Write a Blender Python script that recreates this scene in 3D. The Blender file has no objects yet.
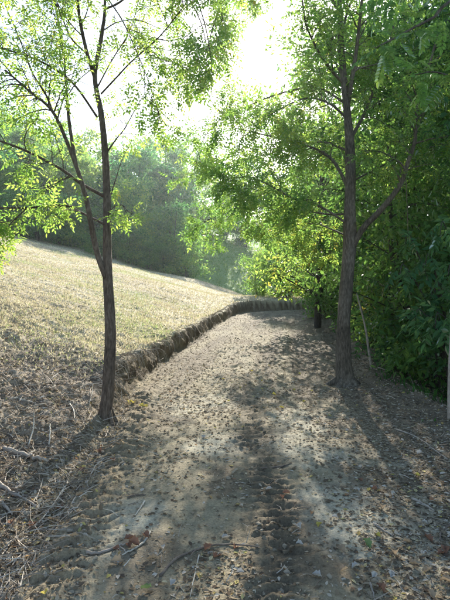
import bpy, math, random
import numpy as np
from mathutils import Vector

# ------------------------------------------------------------------ camera, sky, sun, exposure
scene = bpy.context.scene
COL = scene.collection
EYE, FPX, HOR = 1.6, 500.0, 270.0          # eye height, focal length and horizon of the 450x600 picture
cam_d = bpy.data.cameras.new("camera")
cam_d.sensor_fit = 'VERTICAL'
cam_d.sensor_height = 36.0
cam_d.lens = 36.0 * FPX / 600.0
cam_d.shift_y = -(300.0 - HOR) / 600.0
cam_d.clip_start, cam_d.clip_end = 0.05, 2000.0
cam = bpy.data.objects.new("camera", cam_d)
COL.objects.link(cam)
cam.location = (0, 0, EYE)
cam.rotation_euler = (math.radians(90), 0, 0)
scene.camera = cam

SUN = Vector((0.10, 1.0, 0.45)).normalized()
elev = math.asin(SUN.z)
azim = math.atan2(SUN.x, SUN.y)
world = bpy.data.worlds.new("World")
scene.world = world
world.use_nodes = True
wn, wl = world.node_tree.nodes, world.node_tree.links
wn.clear()
sky = wn.new("ShaderNodeTexSky")
sky.sky_type = 'NISHITA'
sky.sun_disc = False
sky.sun_elevation = elev
sky.sun_rotation = azim
sky.air_density, sky.dust_density, sky.ozone_density = 1.0, 0.5, 1.0
bg = wn.new("ShaderNodeBackground")
bg.inputs["Strength"].default_value = 0.14
wo = wn.new("ShaderNodeOutputWorld")
wl.new(sky.outputs[0], bg.inputs[0])
wl.new(bg.outputs[0], wo.inputs[0])

sun_d = bpy.data.lights.new("sun", 'SUN')
sun_d.energy = 5.0
sun_d.angle = math.radians(0.53)
sun_d.color = (1.0, 0.94, 0.83)
sun = bpy.data.objects.new("sun", sun_d)
COL.objects.link(sun)
sun.rotation_euler = SUN.to_track_quat('Z', 'Y').to_euler()

vs = scene.view_settings
vs.view_transform, vs.look, vs.gamma = 'Standard', 'None', 1.0
vs.exposure = 1.52
vs.use_curve_mapping = False
cy = scene.cycles
cy.max_bounces, cy.diffuse_bounces, cy.transmission_bounces = 8, 4, 6
cy.glossy_bounces, cy.volume_bounces, cy.transparent_max_bounces = 2, 1, 8
cy.use_denoising = True
cy.sample_clamp_indirect = 6.0
cy.use_adaptive_sampling = True

# ------------------------------------------------------------------ helpers
rng = np.random.default_rng(7)


def PX(x, y, d):
    """a point at depth d seen at pixel (x, y) of the 450x600 picture"""
    return np.array([(x - 225.0) / FPX * d, d, EYE + (HOR - y) / FPX * d])


def link(o, parent=None):
    COL.objects.link(o)
    if parent is not None:
        o.parent = parent
    return o


def tag(o, label=None, cat=None, group=None, kind=None):
    if label: o["label"] = label
    if cat: o["category"] = cat
    if group: o["group"] = group
    if kind: o["kind"] = kind
    return o


def mesh_np(name, V, faces, mat=None, attrs=None, smooth=False):
    """mesh from numpy: faces is a list of (n,k) index arrays"""
    me = bpy.data.meshes.new(name)
    V = np.asarray(V, np.float32)
    faces = [np.asarray(f, np.int32) for f in faces if len(f)]
    me.vertices.add(len(V))
    me.vertices.foreach_set("co", V.ravel())
    nl = sum(f.size for f in faces)
    npol = sum(len(f) for f in faces)
    me.loops.add(nl)
    me.loops.foreach_set("vertex_index", np.concatenate([f.ravel() for f in faces]))
    tot = np.concatenate([np.full(len(f), f.shape[1], np.int32) for f in faces])
    start = np.concatenate([[0], np.cumsum(tot)[:-1]]).astype(np.int32)
    me.polygons.add(npol)
    me.polygons.foreach_set("loop_start", start)
    me.polygons.foreach_set("loop_total", tot)
    me.polygons.foreach_set("use_smooth", np.full(npol, smooth, bool))
    for an, av in (attrs or {}).items():
        av = np.asarray(av, np.float32)
        if av.ndim == 1:
            a = me.attributes.new(an, 'FLOAT', 'POINT')
            a.data.foreach_set("value", av)
        else:
            a = me.attributes.new(an, 'FLOAT_COLOR', 'POINT')
            c = np.ones((len(av), 4), np.float32)
            c[:, :3] = av
            a.data.foreach_set("color", c.ravel())
    if mat is not None:
        me.materials.append(mat)
    me.update(calc_edges=True)
    return me


def obj(name, me, parent=None, loc=None):
    o = bpy.data.objects.new(name, me)
    link(o, parent)
    if loc is not None:
        o.location = loc
    return o


def empty(name, loc):
    o = bpy.data.objects.new(name, None)
    o.location = tuple(float(c) for c in loc)
    o.empty_display_size = 0.2
    return link(o)


def nrm(a):
    a = np.asarray(a, float)
    return a / np.maximum(np.linalg.norm(a, axis=-1, keepdims=True), 1e-9)


def _hash(ix, iy, seed):
    h = (ix.astype(np.int64) * 374761393 + iy.astype(np.int64) * 668265263 + seed * 2147483647) & 0xFFFFFFFF
    h = ((h ^ (h >> 13)) * 1274126177) & 0xFFFFFFFF
    h = h ^ (h >> 16)
    return (h & 0xFFFF) / 65535.0


def noise(x, y, seed=0):
    """smooth value noise, -1..1"""
    ix, iy = np.floor(x), np.floor(y)
    fx, fy = x - ix, y - iy
    fx = fx * fx * fx * (fx * (fx * 6 - 15) + 10)
    fy = fy * fy * fy * (fy * (fy * 6 - 15) + 10)
    a, b = _hash(ix, iy, seed), _hash(ix + 1, iy, seed)
    c, d = _hash(ix, iy + 1, seed), _hash(ix + 1, iy + 1, seed)
    return ((a + (b - a) * fx) * (1 - fy) + (c + (d - c) * fx) * fy) * 2 - 1


def fbm(x, y, octaves=4, seed=0, gain=0.5):
    v, amp, tot = 0, 1.0, 0
    for k in range(octaves):
        c, s = math.cos(k * 0.7), math.sin(k * 0.7)
        v = v + amp * noise((x * c - y * s) * 2.03 ** k, (x * s + y * c) * 2.03 ** k, seed + k * 17)
        tot += amp
        amp *= gain
    return v / tot * 1.4


def sstep(a, b, x):
    t = np.clip((x - a) / (b - a), 0, 1)
    return t * t * (3 - 2 * t)


# ------------------------------------------------------------------ materials
def new_mat(name):
    m = bpy.data.materials.new(name)
    m.use_nodes = True
    n, l = m.node_tree.nodes, m.node_tree.links
    n.clear()
    out = n.new("ShaderNodeOutputMaterial")
    return m, n, l, out


def ramp(n, stops):
    r = n.new("ShaderNodeValToRGB")
    e = r.color_ramp.elements
    while len(e) < len(stops):
        e.new(0.5)
    for q, (p, c) in zip(e, stops):
        q.position = p
        q.color = (*c, 1)
    return r


def leaf_mat(name, refl, trans, mix=0.5, gloss=0.06, rough=0.35, var=0.25):
    m, n, l, out = new_mat(name)
    at = n.new("ShaderNodeAttribute"); at.attribute_name = "rnd"
    oi = n.new("ShaderNodeObjectInfo")
    ad = n.new("ShaderNodeMath"); ad.operation = 'MULTIPLY_ADD'
    l.new(oi.outputs["Random"], ad.inputs[0]); ad.inputs[1].default_value = var
    l.new(at.outputs["Fac"], ad.inputs[2])
    sb = n.new("ShaderNodeMath"); sb.operation = 'SUBTRACT'; sb.inputs[1].default_value = var / 2
    l.new(ad.outputs[0], sb.inputs[0])
    r1, r2 = ramp(n, refl), ramp(n, trans)
    l.new(sb.outputs[0], r1.inputs[0]); l.new(sb.outputs[0], r2.inputs[0])
    df, tr, gl = n.new("ShaderNodeBsdfDiffuse"), n.new("ShaderNodeBsdfTranslucent"), n.new("ShaderNodeBsdfGlossy")
    l.new(r1.outputs[0], df.inputs[0]); l.new(r2.outputs[0], tr.inputs[0])
    gl.inputs["Roughness"].default_value = rough
    m1, m2 = n.new("ShaderNodeMixShader"), n.new("ShaderNodeMixShader")
    m1.inputs[0].default_value = mix
    l.new(df.outputs[0], m1.inputs[1]); l.new(tr.outputs[0], m1.inputs[2])
    fr = n.new("ShaderNodeLayerWeight"); fr.inputs[0].default_value = 0.25
    mu = n.new("ShaderNodeMath"); mu.operation = 'MULTIPLY'; mu.inputs[1].default_value = gloss * 4
    l.new(fr.outputs["Fresnel"], mu.inputs[0])
    l.new(mu.outputs[0], m2.inputs[0])
    l.new(m1.outputs[0], m2.inputs[1]); l.new(gl.outputs[0], m2.inputs[2])
    l.new(m2.outputs[0], out.inputs[0])
    return m


def bark_mat(name, c0, c1, c2, scale=1.0):
    m, n, l, out = new_mat(name)
    tc = n.new("ShaderNodeTexCoord")
    mp = n.new("ShaderNodeMapping"); mp.inputs["Scale"].default_value = (38 * scale, 38 * scale, 9 * scale)
    l.new(tc.outputs["Object"], mp.inputs[0])
    nz = n.new("ShaderNodeTexNoise"); nz.inputs["Scale"].default_value = 1.6; nz.inputs["Detail"].default_value = 7; nz.inputs["Roughness"].default_value = 0.65
    l.new(mp.outputs[0], nz.inputs["Vector"])
    n2 = n.new("ShaderNodeTexNoise"); n2.inputs["Scale"].default_value = 2.2 * scale; n2.inputs["Detail"].default_value = 4
    l.new(tc.outputs["Object"], n2.inputs["Vector"])
    r = ramp(n, [(0.36, c0), (0.50, c1), (0.66, c2)])
    ad = n.new("ShaderNodeMath"); ad.operation = 'MULTIPLY_ADD'; ad.inputs[1].default_value = 0.6
    l.new(nz.outputs["Fac"], ad.inputs[0])
    mu = n.new("ShaderNodeMath"); mu.operation = 'MULTIPLY'; mu.inputs[1].default_value = 0.4
    l.new(n2.outputs["Fac"], mu.inputs[0]); l.new(mu.outputs[0], ad.inputs[2])
    l.new(ad.outputs[0], r.inputs[0])
    bs = n.new("ShaderNodeBsdfPrincipled"); bs.inputs["Roughness"].default_value = 0.85
    bs.inputs["Specular IOR Level"].default_value = 0.25
    bp = n.new("ShaderNodeBump"); bp.inputs["Strength"].default_value = 1.0; bp.inputs["Distance"].default_value = 0.02
    l.new(nz.outputs["Fac"], bp.inputs["Height"])
    l.new(r.outputs[0], bs.inputs["Base Color"]); l.new(bp.outputs[0], bs.inputs["Normal"])
    l.new(bs.outputs[0], out.inputs[0])
    return m


def ramp_mat(name, stops, rough=0.8, trans=0.0):
    """colour per piece from its own random value"""
    m, n, l, out = new_mat(name)
    at = n.new("ShaderNodeAttribute"); at.attribute_name = "rnd"
    r = ramp(n, stops)
    l.new(at.outputs["Fac"], r.inputs[0])
    if trans > 0:
        a, b, mx = n.new("ShaderNodeBsdfDiffuse"), n.new("ShaderNodeBsdfTranslucent"), n.new("ShaderNodeMixShader")
        mx.inputs[0].default_value = trans
        l.new(r.outputs[0], a.inputs[0]); l.new(r.outputs[0], b.inputs[0])
        l.new(a.outputs[0], mx.inputs[1]); l.new(b.outputs[0], mx.inputs[2])
        l.new(mx.outputs[0], out.inputs[0])
    else:
        bs = n.new("ShaderNodeBsdfPrincipled"); bs.inputs["Roughness"].default_value = rough
        bs.inputs["Specular IOR Level"].default_value = 0.3
        l.new(r.outputs[0], bs.inputs["Base Color"])
        l.new(bs.outputs[0], out.inputs[0])
    return m


def wood_mat(name, c0, c1):
    m, n, l, out = new_mat(name)
    tc = n.new("ShaderNodeTexCoord")
    nz = n.new("ShaderNodeTexNoise"); nz.inputs["Scale"].default_value = 22; nz.inputs["Detail"].default_value = 5
    l.new(tc.outputs["Object"], nz.inputs["Vector"])
    r = ramp(n, [(0.3, c0), (0.7, c1)])
    l.new(nz.outputs["Fac"], r.inputs[0])
    bs = n.new("ShaderNodeBsdfPrincipled"); bs.inputs["Roughness"].default_value = 0.85
    bp = n.new("ShaderNodeBump"); bp.inputs["Strength"].default_value = 0.5; bp.inputs["Distance"].default_value = 0.004
    l.new(nz.outputs["Fac"], bp.inputs["Height"]); l.new(bp.outputs[0], bs.inputs["Normal"])
    l.new(r.outputs[0], bs.inputs["Base Color"]); l.new(bs.outputs[0], out.inputs[0])
    return m


def ground_mat():
    m, n, l, out = new_mat("soil")
    at = n.new("ShaderNodeAttribute"); at.attribute_name = "col"
    tc = n.new("ShaderNodeTexCoord")
    def nz(scale, detail, rough=0.6):
        q = n.new("ShaderNodeTexNoise")
        q.inputs["Scale"].default_value = scale; q.inputs["Detail"].default_value = detail; q.inputs["Roughness"].default_value = rough
        l.new(tc.outputs["Object"], q.inputs["Vector"])
        return q
    a, b = nz(9, 8, 0.7), nz(70, 5, 0.65)
    r1 = ramp(n, [(0.25, (0.62, 0.60, 0.58)), (0.5, (1, 1, 1)), (0.78, (1.35, 1.34, 1.3))])
    r2 = ramp(n, [(0.28, (0.6, 0.58, 0.56)), (0.5, (1, 1, 1)), (0.75, (1.3, 1.3, 1.28))])
    l.new(a.outputs["Fac"], r1.inputs[0]); l.new(b.outputs["Fac"], r2.inputs[0])
    x1, x2 = n.new("ShaderNodeMix"), n.new("ShaderNodeMix")
    for x in (x1, x2):
        x.data_type = 'RGBA'; x.blend_type = 'MULTIPLY'; x.inputs[0].default_value = 1
    l.new(at.outputs["Color"], x1.inputs[6]); l.new(r1.outputs[0], x1.inputs[7])
    l.new(x1.outputs[2], x2.inputs[6]); l.new(r2.outputs[0], x2.inputs[7])
    bs = n.new("ShaderNodeBsdfPrincipled"); bs.inputs["Roughness"].default_value = 0.92
    bs.inputs["Specular IOR Level"].default_value = 0.2
    l.new(x2.outputs[2], bs.inputs["Base Color"])
    ad = n.new("ShaderNodeMath"); ad.operation = 'MULTIPLY_ADD'; ad.inputs[1].default_value = 0.35
    l.new(b.outputs["Fac"], ad.inputs[0]); l.new(a.outputs["Fac"], ad.inputs[2])
    bp = n.new("ShaderNodeBump"); bp.inputs["Strength"].default_value = 0.8; bp.inputs["Distance"].default_value = 0.03
    l.new(ad.outputs[0], bp.inputs["Height"]); l.new(bp.outputs[0], bs.inputs["Normal"])
    l.new(bs.outputs[0], out.inputs[0])
    return m


M_GROUND = ground_mat()
M_BARK_L = bark_mat("bark_brown", (0.03, 0.022, 0.016), (0.10, 0.075, 0.055), (0.21, 0.17, 0.13))
M_BARK_R = bark_mat("bark_grey", (0.03, 0.024, 0.017), (0.095, 0.078, 0.057), (0.21, 0.18, 0.14), 0.9)
M_BARK_W = bark_mat("bark_dark", (0.02, 0.016, 0.012), (0.05, 0.042, 0.034), (0.11, 0.095, 0.08))
M_LEAF_L = leaf_mat("leaf_light_green", [(0.0, (0.05, 0.115, 0.035)), (0.5, (0.08, 0.15, 0.04)), (0.9, (0.12, 0.17, 0.04)), (1.0, (0.20, 0.17, 0.04))],
                    [(0.0, (0.24, 0.46, 0.08)), (0.5, (0.40, 0.60, 0.10)), (0.9, (0.55, 0.66, 0.12)), (1.0, (0.62, 0.52, 0.10))], 0.62)
M_LEAF_R = leaf_mat("leaf_mid_green", [(0.0, (0.045, 0.105, 0.04)), (0.5, (0.07, 0.135, 0.045)), (0.94, (0.11, 0.16, 0.04)), (1.0, (0.18, 0.15, 0.04))],
                    [(0.0, (0.19, 0.40, 0.08)), (0.5, (0.34, 0.55, 0.10)), (0.94, (0.52, 0.62, 0.10)), (1.0, (0.55, 0.46, 0.08))], 0.6)
M_LEAF_W = leaf_mat("leaf_wood_green", [(0.0, (0.035, 0.09, 0.04)), (0.6, (0.055, 0.12, 0.04)), (1.0, (0.09, 0.15, 0.04))],
                    [(0.0, (0.10, 0.25, 0.06)), (0.6, (0.20, 0.38, 0.07)), (1.0, (0.36, 0.50, 0.08))], 0.5)
M_LEAF_E = leaf_mat("leaf_elder_green", [(0.0, (0.03, 0.09, 0.05)), (0.6, (0.045, 0.12, 0.05)), (1.0, (0.07, 0.15, 0.055))],
                    [(0.0, (0.08, 0.22, 0.06)), (0.6, (0.14, 0.30, 0.08)), (1.0, (0.22, 0.36, 0.08))], 0.45, 0.07, 0.4)
M_LEAF_F = leaf_mat("leaf_far_green", [(0.0, (0.03, 0.08, 0.04)), (0.5, (0.06, 0.12, 0.045)), (1.0, (0.13, 0.18, 0.055))],
                    [(0.0, (0.08, 0.26, 0.08)), (0.5, (0.26, 0.50, 0.11)), (1.0, (0.60, 0.74, 0.15))], 0.62, 0.03, 0.4, 0.85)
M_LITTER = ramp_mat("dry_leaf", [(0.0, (0.10, 0.075, 0.055)), (0.25, (0.18, 0.138, 0.09)), (0.5, (0.27, 0.215, 0.145)), (0.72, (0.37, 0.31, 0.22)),
                                 (0.9, (0.46, 0.41, 0.34)), (0.96, (0.40, 0.34, 0.11)), (1.0, (0.30, 0.16, 0.09))], trans=0.25)
M_STRAW = ramp_mat("dry_stalk", [(0.0, (0.12, 0.09, 0.065)), (0.6, (0.26, 0.21, 0.155)), (1.0, (0.46, 0.40, 0.32))], 0.8)
M_GRASS = ramp_mat("field_grass", [(0.0, (0.34, 0.29, 0.175)), (0.45, (0.49, 0.435, 0.275)), (0.72, (0.60, 0.54, 0.36)), (0.82, (0.42, 0.44, 0.19)), (1.0, (0.26, 0.34, 0.11))], trans=0.4)
M_GREEN = ramp_mat("ground_green", [(0.0, (0.03, 0.09, 0.02)), (0.6, (0.06, 0.14, 0.03)), (1.0, (0.12, 0.18, 0.04))], trans=0.4)
M_PASTURE = ramp_mat("pasture_green", [(0.0, (0.10, 0.20, 0.05)), (0.6, (0.18, 0.29, 0.08)), (1.0, (0.30, 0.36, 0.12))], trans=0.4)
M_STICK = wood_mat("stick_grey", (0.16, 0.125, 0.095), (0.36, 0.31, 0.25))
M_STICK_D = wood_mat("stick_brown", (0.06, 0.042, 0.03), (0.17, 0.125, 0.09))
M_STICK_P = wood_mat("stick_pale", (0.30, 0.26, 0.20), (0.52, 0.47, 0.38))

# ------------------------------------------------------------------ terrain
EDGE = np.array([(-1.05, -300), (-1.05, -6), (-1.02, 2.4), (-1.04, 5.0), (-1.2, 6.4), (-1.08, 8.2), (-.86, 9.8), (-.5, 12.3), (-.1, 15.4), (.3, 17.6),
                 (.55, 18.7), (1.1, 19.4), (2.2, 19.9), (3.6, 20.5), (6, 22.0), (10, 26), (20, 33), (300, 120)], float)


def edge_dist(x, y):
    """signed distance to the left edge of the track: positive on the track's side"""
    x, y = np.asarray(x, float), np.asarray(y, float)
    best = np.full(x.shape, 1e9)
    sgn = np.ones(x.shape)
    for (ax, ay), (bx, by) in zip(EDGE[:-1], EDGE[1:]):
        dx, dy = bx - ax, by - ay
        t = np.clip(((x - ax) * dx + (y - ay) * dy) / (dx * dx + dy * dy), 0, 1)
        d = np.hypot(x - ax - t * dx, y - ay - t * dy)
        cr = (x - ax) * dy - (y - ay) * dx
        up = d < best - 1e-9
        best = np.where(up, d, best)
        sgn = np.where(up, np.where(cr >= 0, 1.0, -1.0), sgn)
    return best * sgn


def bank_h(y):
    return np.interp(y, [-5, 2.0, 4.0, 5.4, 7, 10, 20, 40], [0.08, 0.09, 0.15, 0.27, 0.38, 0.34, 0.27, 0.25])


def bank_w(y):
    return np.interp(y, [-5, 3.0, 5.4, 7.5, 12, 20], [0.7, 0.6, 0.38, 0.17, 0.13, 0.10])


def masks(x, y):
    s0 = edge_dist(x, y)
    near = np.clip(1.2 - y / 40, 0.2, 1)
    s = s0 + 0.09 * near * fbm(x * 0.45, y * 0.45, 2, 5) 
    n1 = fbm(x * 1.7, y * 1.7, 4, 21)
    rut = np.exp(-((x - 0.30 - 0.02 * (y - 4) - 0.10 * n1) / (0.17 + 0.05 * noise(x * 3, y * 3, 23))) ** 2) * sstep(1.4, 2.2, y) * (1 - sstep(5.2, 8.5, y + n1)) * (0.75 + 0.25 * noise(x * 2, y * 2.2, 24))   # churned strip
    berm = np.exp(-((s0 - 0.12) / 0.20) ** 2) * sstep(1.5, 2.4, y) * (1 - sstep(6.0, 8.0, y))                                  # lug marks on the left edge
    return s0, s, n1, rut, berm


def height(x, y, full=False):
    x, y = np.asarray(x, float), np.asarray(y, float)
    s0, s, n1, rut, berm = masks(x, y)
    bh, bw = bank_h(y) * (1 + 0.16 * fbm(y * 0.9 + 3, y * 0.0 + x * 0.3, 3, 11) * sstep(5, 7, y)), bank_w(y)
    nearf = np.clip(1.15 - np.abs(y) / 30, 0.0, 1)
    # field: planar slope rising to the left, a hillside behind it
    field = bh + 0.27 * np.maximum(0, -s0 - 0.45) * np.clip(0.75 + 0.25 * sstep(0.3, 3, -s0), 0, 1) - 0.004 * np.maximum(y - 3, 0)
    xs = np.minimum(x, 30)
    plane = 0.35 + 0.27 * (-xs - 0.5) - 0.006 * y
    plane = np.maximum(plane, 0.36 - 0.045 * np.maximum(0, -s0 - 0.5) - 0.2 * sstep(24, 40, y))
    w = sstep(14, 26, y)
    field = field * (1 - w) + plane * w
    field = np.minimum(field, 14 + 0.05 * field)
    field = field + 0.21 * np.maximum(0, np.minimum(y, 120) - 44) * sstep(42, 54, y) + 0.35 * fbm(x * 0.11, y * 0.11, 3, 3) * sstep(8, 30, y)
    rough_left = 0.05 * fbm(x * 3.2, y * 3.2, 4, 31) + 0.02 * fbm(x * 14, y * 14, 3, 32)
    field = field + rough_left * (0.4 + 0.6 * (1 - sstep(6, 14, y)))
    # track
    tr = 0.012 * n1 + 0.006 * fbm(x * 9, y * 9, 4, 41, 0.6) * nearf
    ph = y / 0.105 + 3.0 * np.abs(x - 0.32) + 0.55 * fbm(x * 4, y * 4, 2, 43) + 0.8 * n1
    lug = np.clip(np.sin(ph * 2 * math.pi) * 1.6, -1, 1)
    gate = np.clip(0.5 + 0.9 * fbm(x * 2.6, y * 1.4, 2, 77), 0, 1)
    tr = tr + rut * (-0.022 + 0.014 * lug * gate + 0.026 * fbm(x * 13, y * 13, 4, 44, 0.6))
    ph2 = y / 0.135 - x * 4.0 + 0.9 * n1 + 0.5 * fbm(x * 5, y * 5, 2, 42)
    lug2 = np.clip(np.sin(ph2 * 2 * math.pi) * 1.5, -1, 1)
    tr = tr + berm * (0.035 + 0.022 * lug2 * np.clip(0.5 + fbm(x * 1.6, y * 1.6, 2, 78), 0, 1.1) + 0.030 * fbm(x * 12, y * 12, 4, 46, 0.6))
    for wx, wd in ((0.55, 0.2), (2.05, 0.22)):                                  # wheel ruts further along
        tr = tr - 0.03 * np.exp(-((s0 - wx - 0.25) / wd) ** 2) * sstep(5, 8, y)
    tr = tr + 0.026 * fbm(s0 * 5.5, y * 0.35, 3, 88) * sstep(4.5, 7.5, y) + 0.008 * fbm(x * 6, y * 6, 3, 89, 0.6) * sstep(4, 7, y)
    tr = tr + 0.010 * np.clip(np.sin((y / 0.22 + np.abs(s0 - 1.35) * 2 + n1) * 6.283), -.6, .6) * np.exp(-((s0 - 0.85) / 0.22) ** 2) * sstep(5, 7, y) * (1 - sstep(16, 20, y))
    far_l = np.exp(-((s0 - 1.35) / 0.12) ** 2)
    tr = tr + 0.02 * far_l * sstep(6, 9, y)
    # right margin: rough litter, then falling away into the wood
    rm = sstep(2.6, 3.6, s0)
    tr = tr + rm * (0.05 + 0.04 * fbm(x * 2.6, y * 2.6, 4, 51) + 0.018 * fbm(x * 15, y * 15, 2, 52))
    drop = np.maximum(0, s0 - 3.4 - 0.2 * n1)
    tr = tr - np.minimum(0.32 * drop, 1.1 + 0.03 * drop) * sstep(3.4, 4.2, s0)
    # bank face between them
    t = sstep(-1, 0, (s - 0.02) / np.maximum(bw, 0.05))
    lip = 0.015 * np.exp(-((s + bw * 1.2) / 0.14) ** 2) * (0.6 + 0.6 * n1) * sstep(4.5, 7, y)
    gul = (t * (1 - t) * 4) * (0.02 * fbm(x * 1.5, y * 0.8, 2, 61))
    z = (field + lip) * (1 - t) + tr * t + gul * sstep(4, 6, y)
    if full:
        return z, s0, s, n1, rut, berm, t
    return z


def terrain():
    ys = [-120.0]
    while ys[-1] < 280:
        y = ys[-1]
        a = abs(y)
        if y < 0: st = max(0.12, a * 0.12)
        elif y < 1.7: st = 0.09
        elif y < 8: st = 0.0085 + 0.0042 * (y - 1.7)
        elif y < 45: st = 0.0355 * (y / 8) ** 1.25
        else: st = 0.06 * y
        ys.append(y + st)
    ys = np.array(ys)
    fine = np.linspace(-0.36, 0.36, 500)
    g = [0.36]
    while g[-1] < 3.5:
        g.append(g[-1] + 0.004 + (g[-1] - 0.36) * 0.16)
    side = np.array(g[1:])
    us = np.concatenate([-side[::-1], fine, side])
    W = 2.6 + np.abs(ys)
    X = us[None, :] * W[:, None]
    Y = np.broadcast_to(ys[:, None], X.shape)
    z, s0, s, n1, rut, berm, t = height(X, Y, True)
    # soil colours of each place (dry crust, damp churned earth, humus, straw)
    def c(*a): return np.array(a, float)
    def mixc(A, B, f): return A + (B - A) * f[..., None]
    col = np.broadcast_to(c(0.24, 0.20, 0.128), X.shape + (3,)).copy()
    crust = sstep(-0.1, 0.5, fbm(X * 1.3, Y * 1.3, 3, 81))
    col = mixc(col, c(0.38, 0.345, 0.255), crust * 0.8 * (1 - 0.75 * sstep(4.5, 7.5, Y)))
    col = mixc(col, c(0.14, 0.105, 0.068), sstep(0.0, 0.6, fbm(X * 2.1, Y * 2.1, 4, 82)) * 0.75)
    col = mixc(col, c(0.10, 0.078, 0.05), np.clip(rut * 1.1, 0, 0.85))
    col = mixc(col, c(0.20, 0.155, 0.095), np.clip(berm * 0.9, 0, 0.85))
    streak = sstep(-0.2, 0.6, fbm(s0 * 4.5, Y * 0.35, 3, 87)) * sstep(4, 8, Y)
    col = mixc(col, c(0.15, 0.118, 0.08), streak * 0.85)
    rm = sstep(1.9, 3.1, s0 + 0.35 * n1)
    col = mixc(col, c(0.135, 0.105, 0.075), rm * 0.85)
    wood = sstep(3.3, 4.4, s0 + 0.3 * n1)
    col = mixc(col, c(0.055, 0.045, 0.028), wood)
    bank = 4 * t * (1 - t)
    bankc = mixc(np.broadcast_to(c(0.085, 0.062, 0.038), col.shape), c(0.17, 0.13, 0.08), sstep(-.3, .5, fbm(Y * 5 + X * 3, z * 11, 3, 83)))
    dry = mixc(np.broadcast_to(c(0.34, 0.285, 0.19), col.shape), c(0.45, 0.39, 0.265), sstep(-0.4, 0.5, fbm(X * .5, Y * .5, 3, 84)))
    green = sstep(0.05, 0.6, fbm(X * .45 + 7, Y * .3, 4, 85)) * sstep(7, 10, Y)
    dry = mixc(dry, c(0.20, 0.22, 0.085), green * 0.6)
    humus = mixc(np.broadcast_to(c(0.13, 0.10, 0.075), col.shape), c(0.26, 0.21, 0.155), sstep(-.3, .5, fbm(X * 2.5, Y * 2.5, 3, 86)))
    leftc = mixc(humus, dry, sstep(6.2, 9.5, Y - 0.25 * X + 0.8 * n1))
    forest = sstep(41, 45, Y + 2 * n1)
    leftc = mixc(leftc, c(0.18, 0.26, 0.09), forest)
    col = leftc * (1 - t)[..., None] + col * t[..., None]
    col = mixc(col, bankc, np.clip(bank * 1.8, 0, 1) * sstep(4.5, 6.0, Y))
    # crumbling face: push the steep soil in and out along the bank's own side
    fm = np.clip(bank * 1.6, 0, 1) * sstep(4.8, 6.2, Y) * (1 - sstep(24, 30, Y))
    near_lip = np.exp(-((s + bank_w(Y)) / 0.10) ** 2) * sstep(4.8, 6.2, Y) * (1 - sstep(24, 30, Y))
    dlt = fm * (0.07 * fbm(Y * 3.2 + X, z * 7, 4, 63, 0.62)) + near_lip * 0.05 * fbm(X * 2.2, Y * 2.2, 3, 64)
    X = X + dlt
    Y = Y - 0.5 * dlt * sstep(17.5, 19.5, Y)
    z = z + (fm + near_lip) * 0.022 * fbm(X * 9, Y * 9 + z * 5, 3, 65)
    nr, nc = X.shape
    V = np.stack([X, Y, z], -1).reshape(-1, 3)
    C = col.reshape(-1, 3)
    I = np.arange(nr * nc).reshape(nr, nc)
    Q = np.stack([I[:-1, :-1], I[:-1, 1:], I[1:, 1:], I[1:, :-1]], -1).reshape(-1, 4)
    fc = lambda A: A.reshape(-1)[Q].mean(1)
    fs, ft, fy, fs0 = fc(s), fc(t), fc(Y), fc(s0)
    fn = fc(n1)
    reg = np.where(ft > 0.93, 0, np.where((ft > 0.04) & (fy > 4.6) & (fy < 40), 1, 2))
    reg = np.where((reg == 0) & (fs0 + 0.3 * fn > 3.2), 3, reg)
    for k, name in enumerate(("dirt_track", "earth_bank", "field", "woodland_floor")):
        f = Q[reg == k]
        used = np.unique(f)
        remap = np.full(len(V), -1, np.int32)
        remap[used] = np.arange(len(used))
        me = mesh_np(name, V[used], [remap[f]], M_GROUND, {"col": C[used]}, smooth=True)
        o = obj(name, me)
        tag(o, {"dirt_track": "bare earth farm track with tyre marks running between two trees",
                "earth_bank": "low freshly cut earth bank along the left edge of track",
                "field": "dry mown grass field sloping down to the track",
                "woodland_floor": "shaded leaf strewn woodland floor right of the track"}[name],
            {"dirt_track": "track", "earth_bank": "bank", "field": "field", "woodland_floor": "ground"}[name], kind="structure")


terrain()


# ------------------------------------------------------------------ plants: tubes and leaves
def catmull(P, n):
    P = np.asarray(P, float)
    if len(P) == 2:
        t = np.linspace(0, 1, n)[:, None]
        return P[0] * (1 - t) + P[1] * t
    E = np.vstack([2 * P[0] - P[1], P, 2 * P[-1] - P[-2]])
    seg = np.linspace(0, len(P) - 1 - 1e-6, n)
    k = seg.astype(int)
    t = (seg - k)[:, None]
    a, b, c, d = E[k], E[k + 1], E[k + 2], E[k + 3]
    return 0.5 * (2 * b + (c - a) * t + (2 * a - 5 * b + 4 * c - d) * t ** 2 + (3 * b - a - 3 * c + d) * t ** 3)


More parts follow.
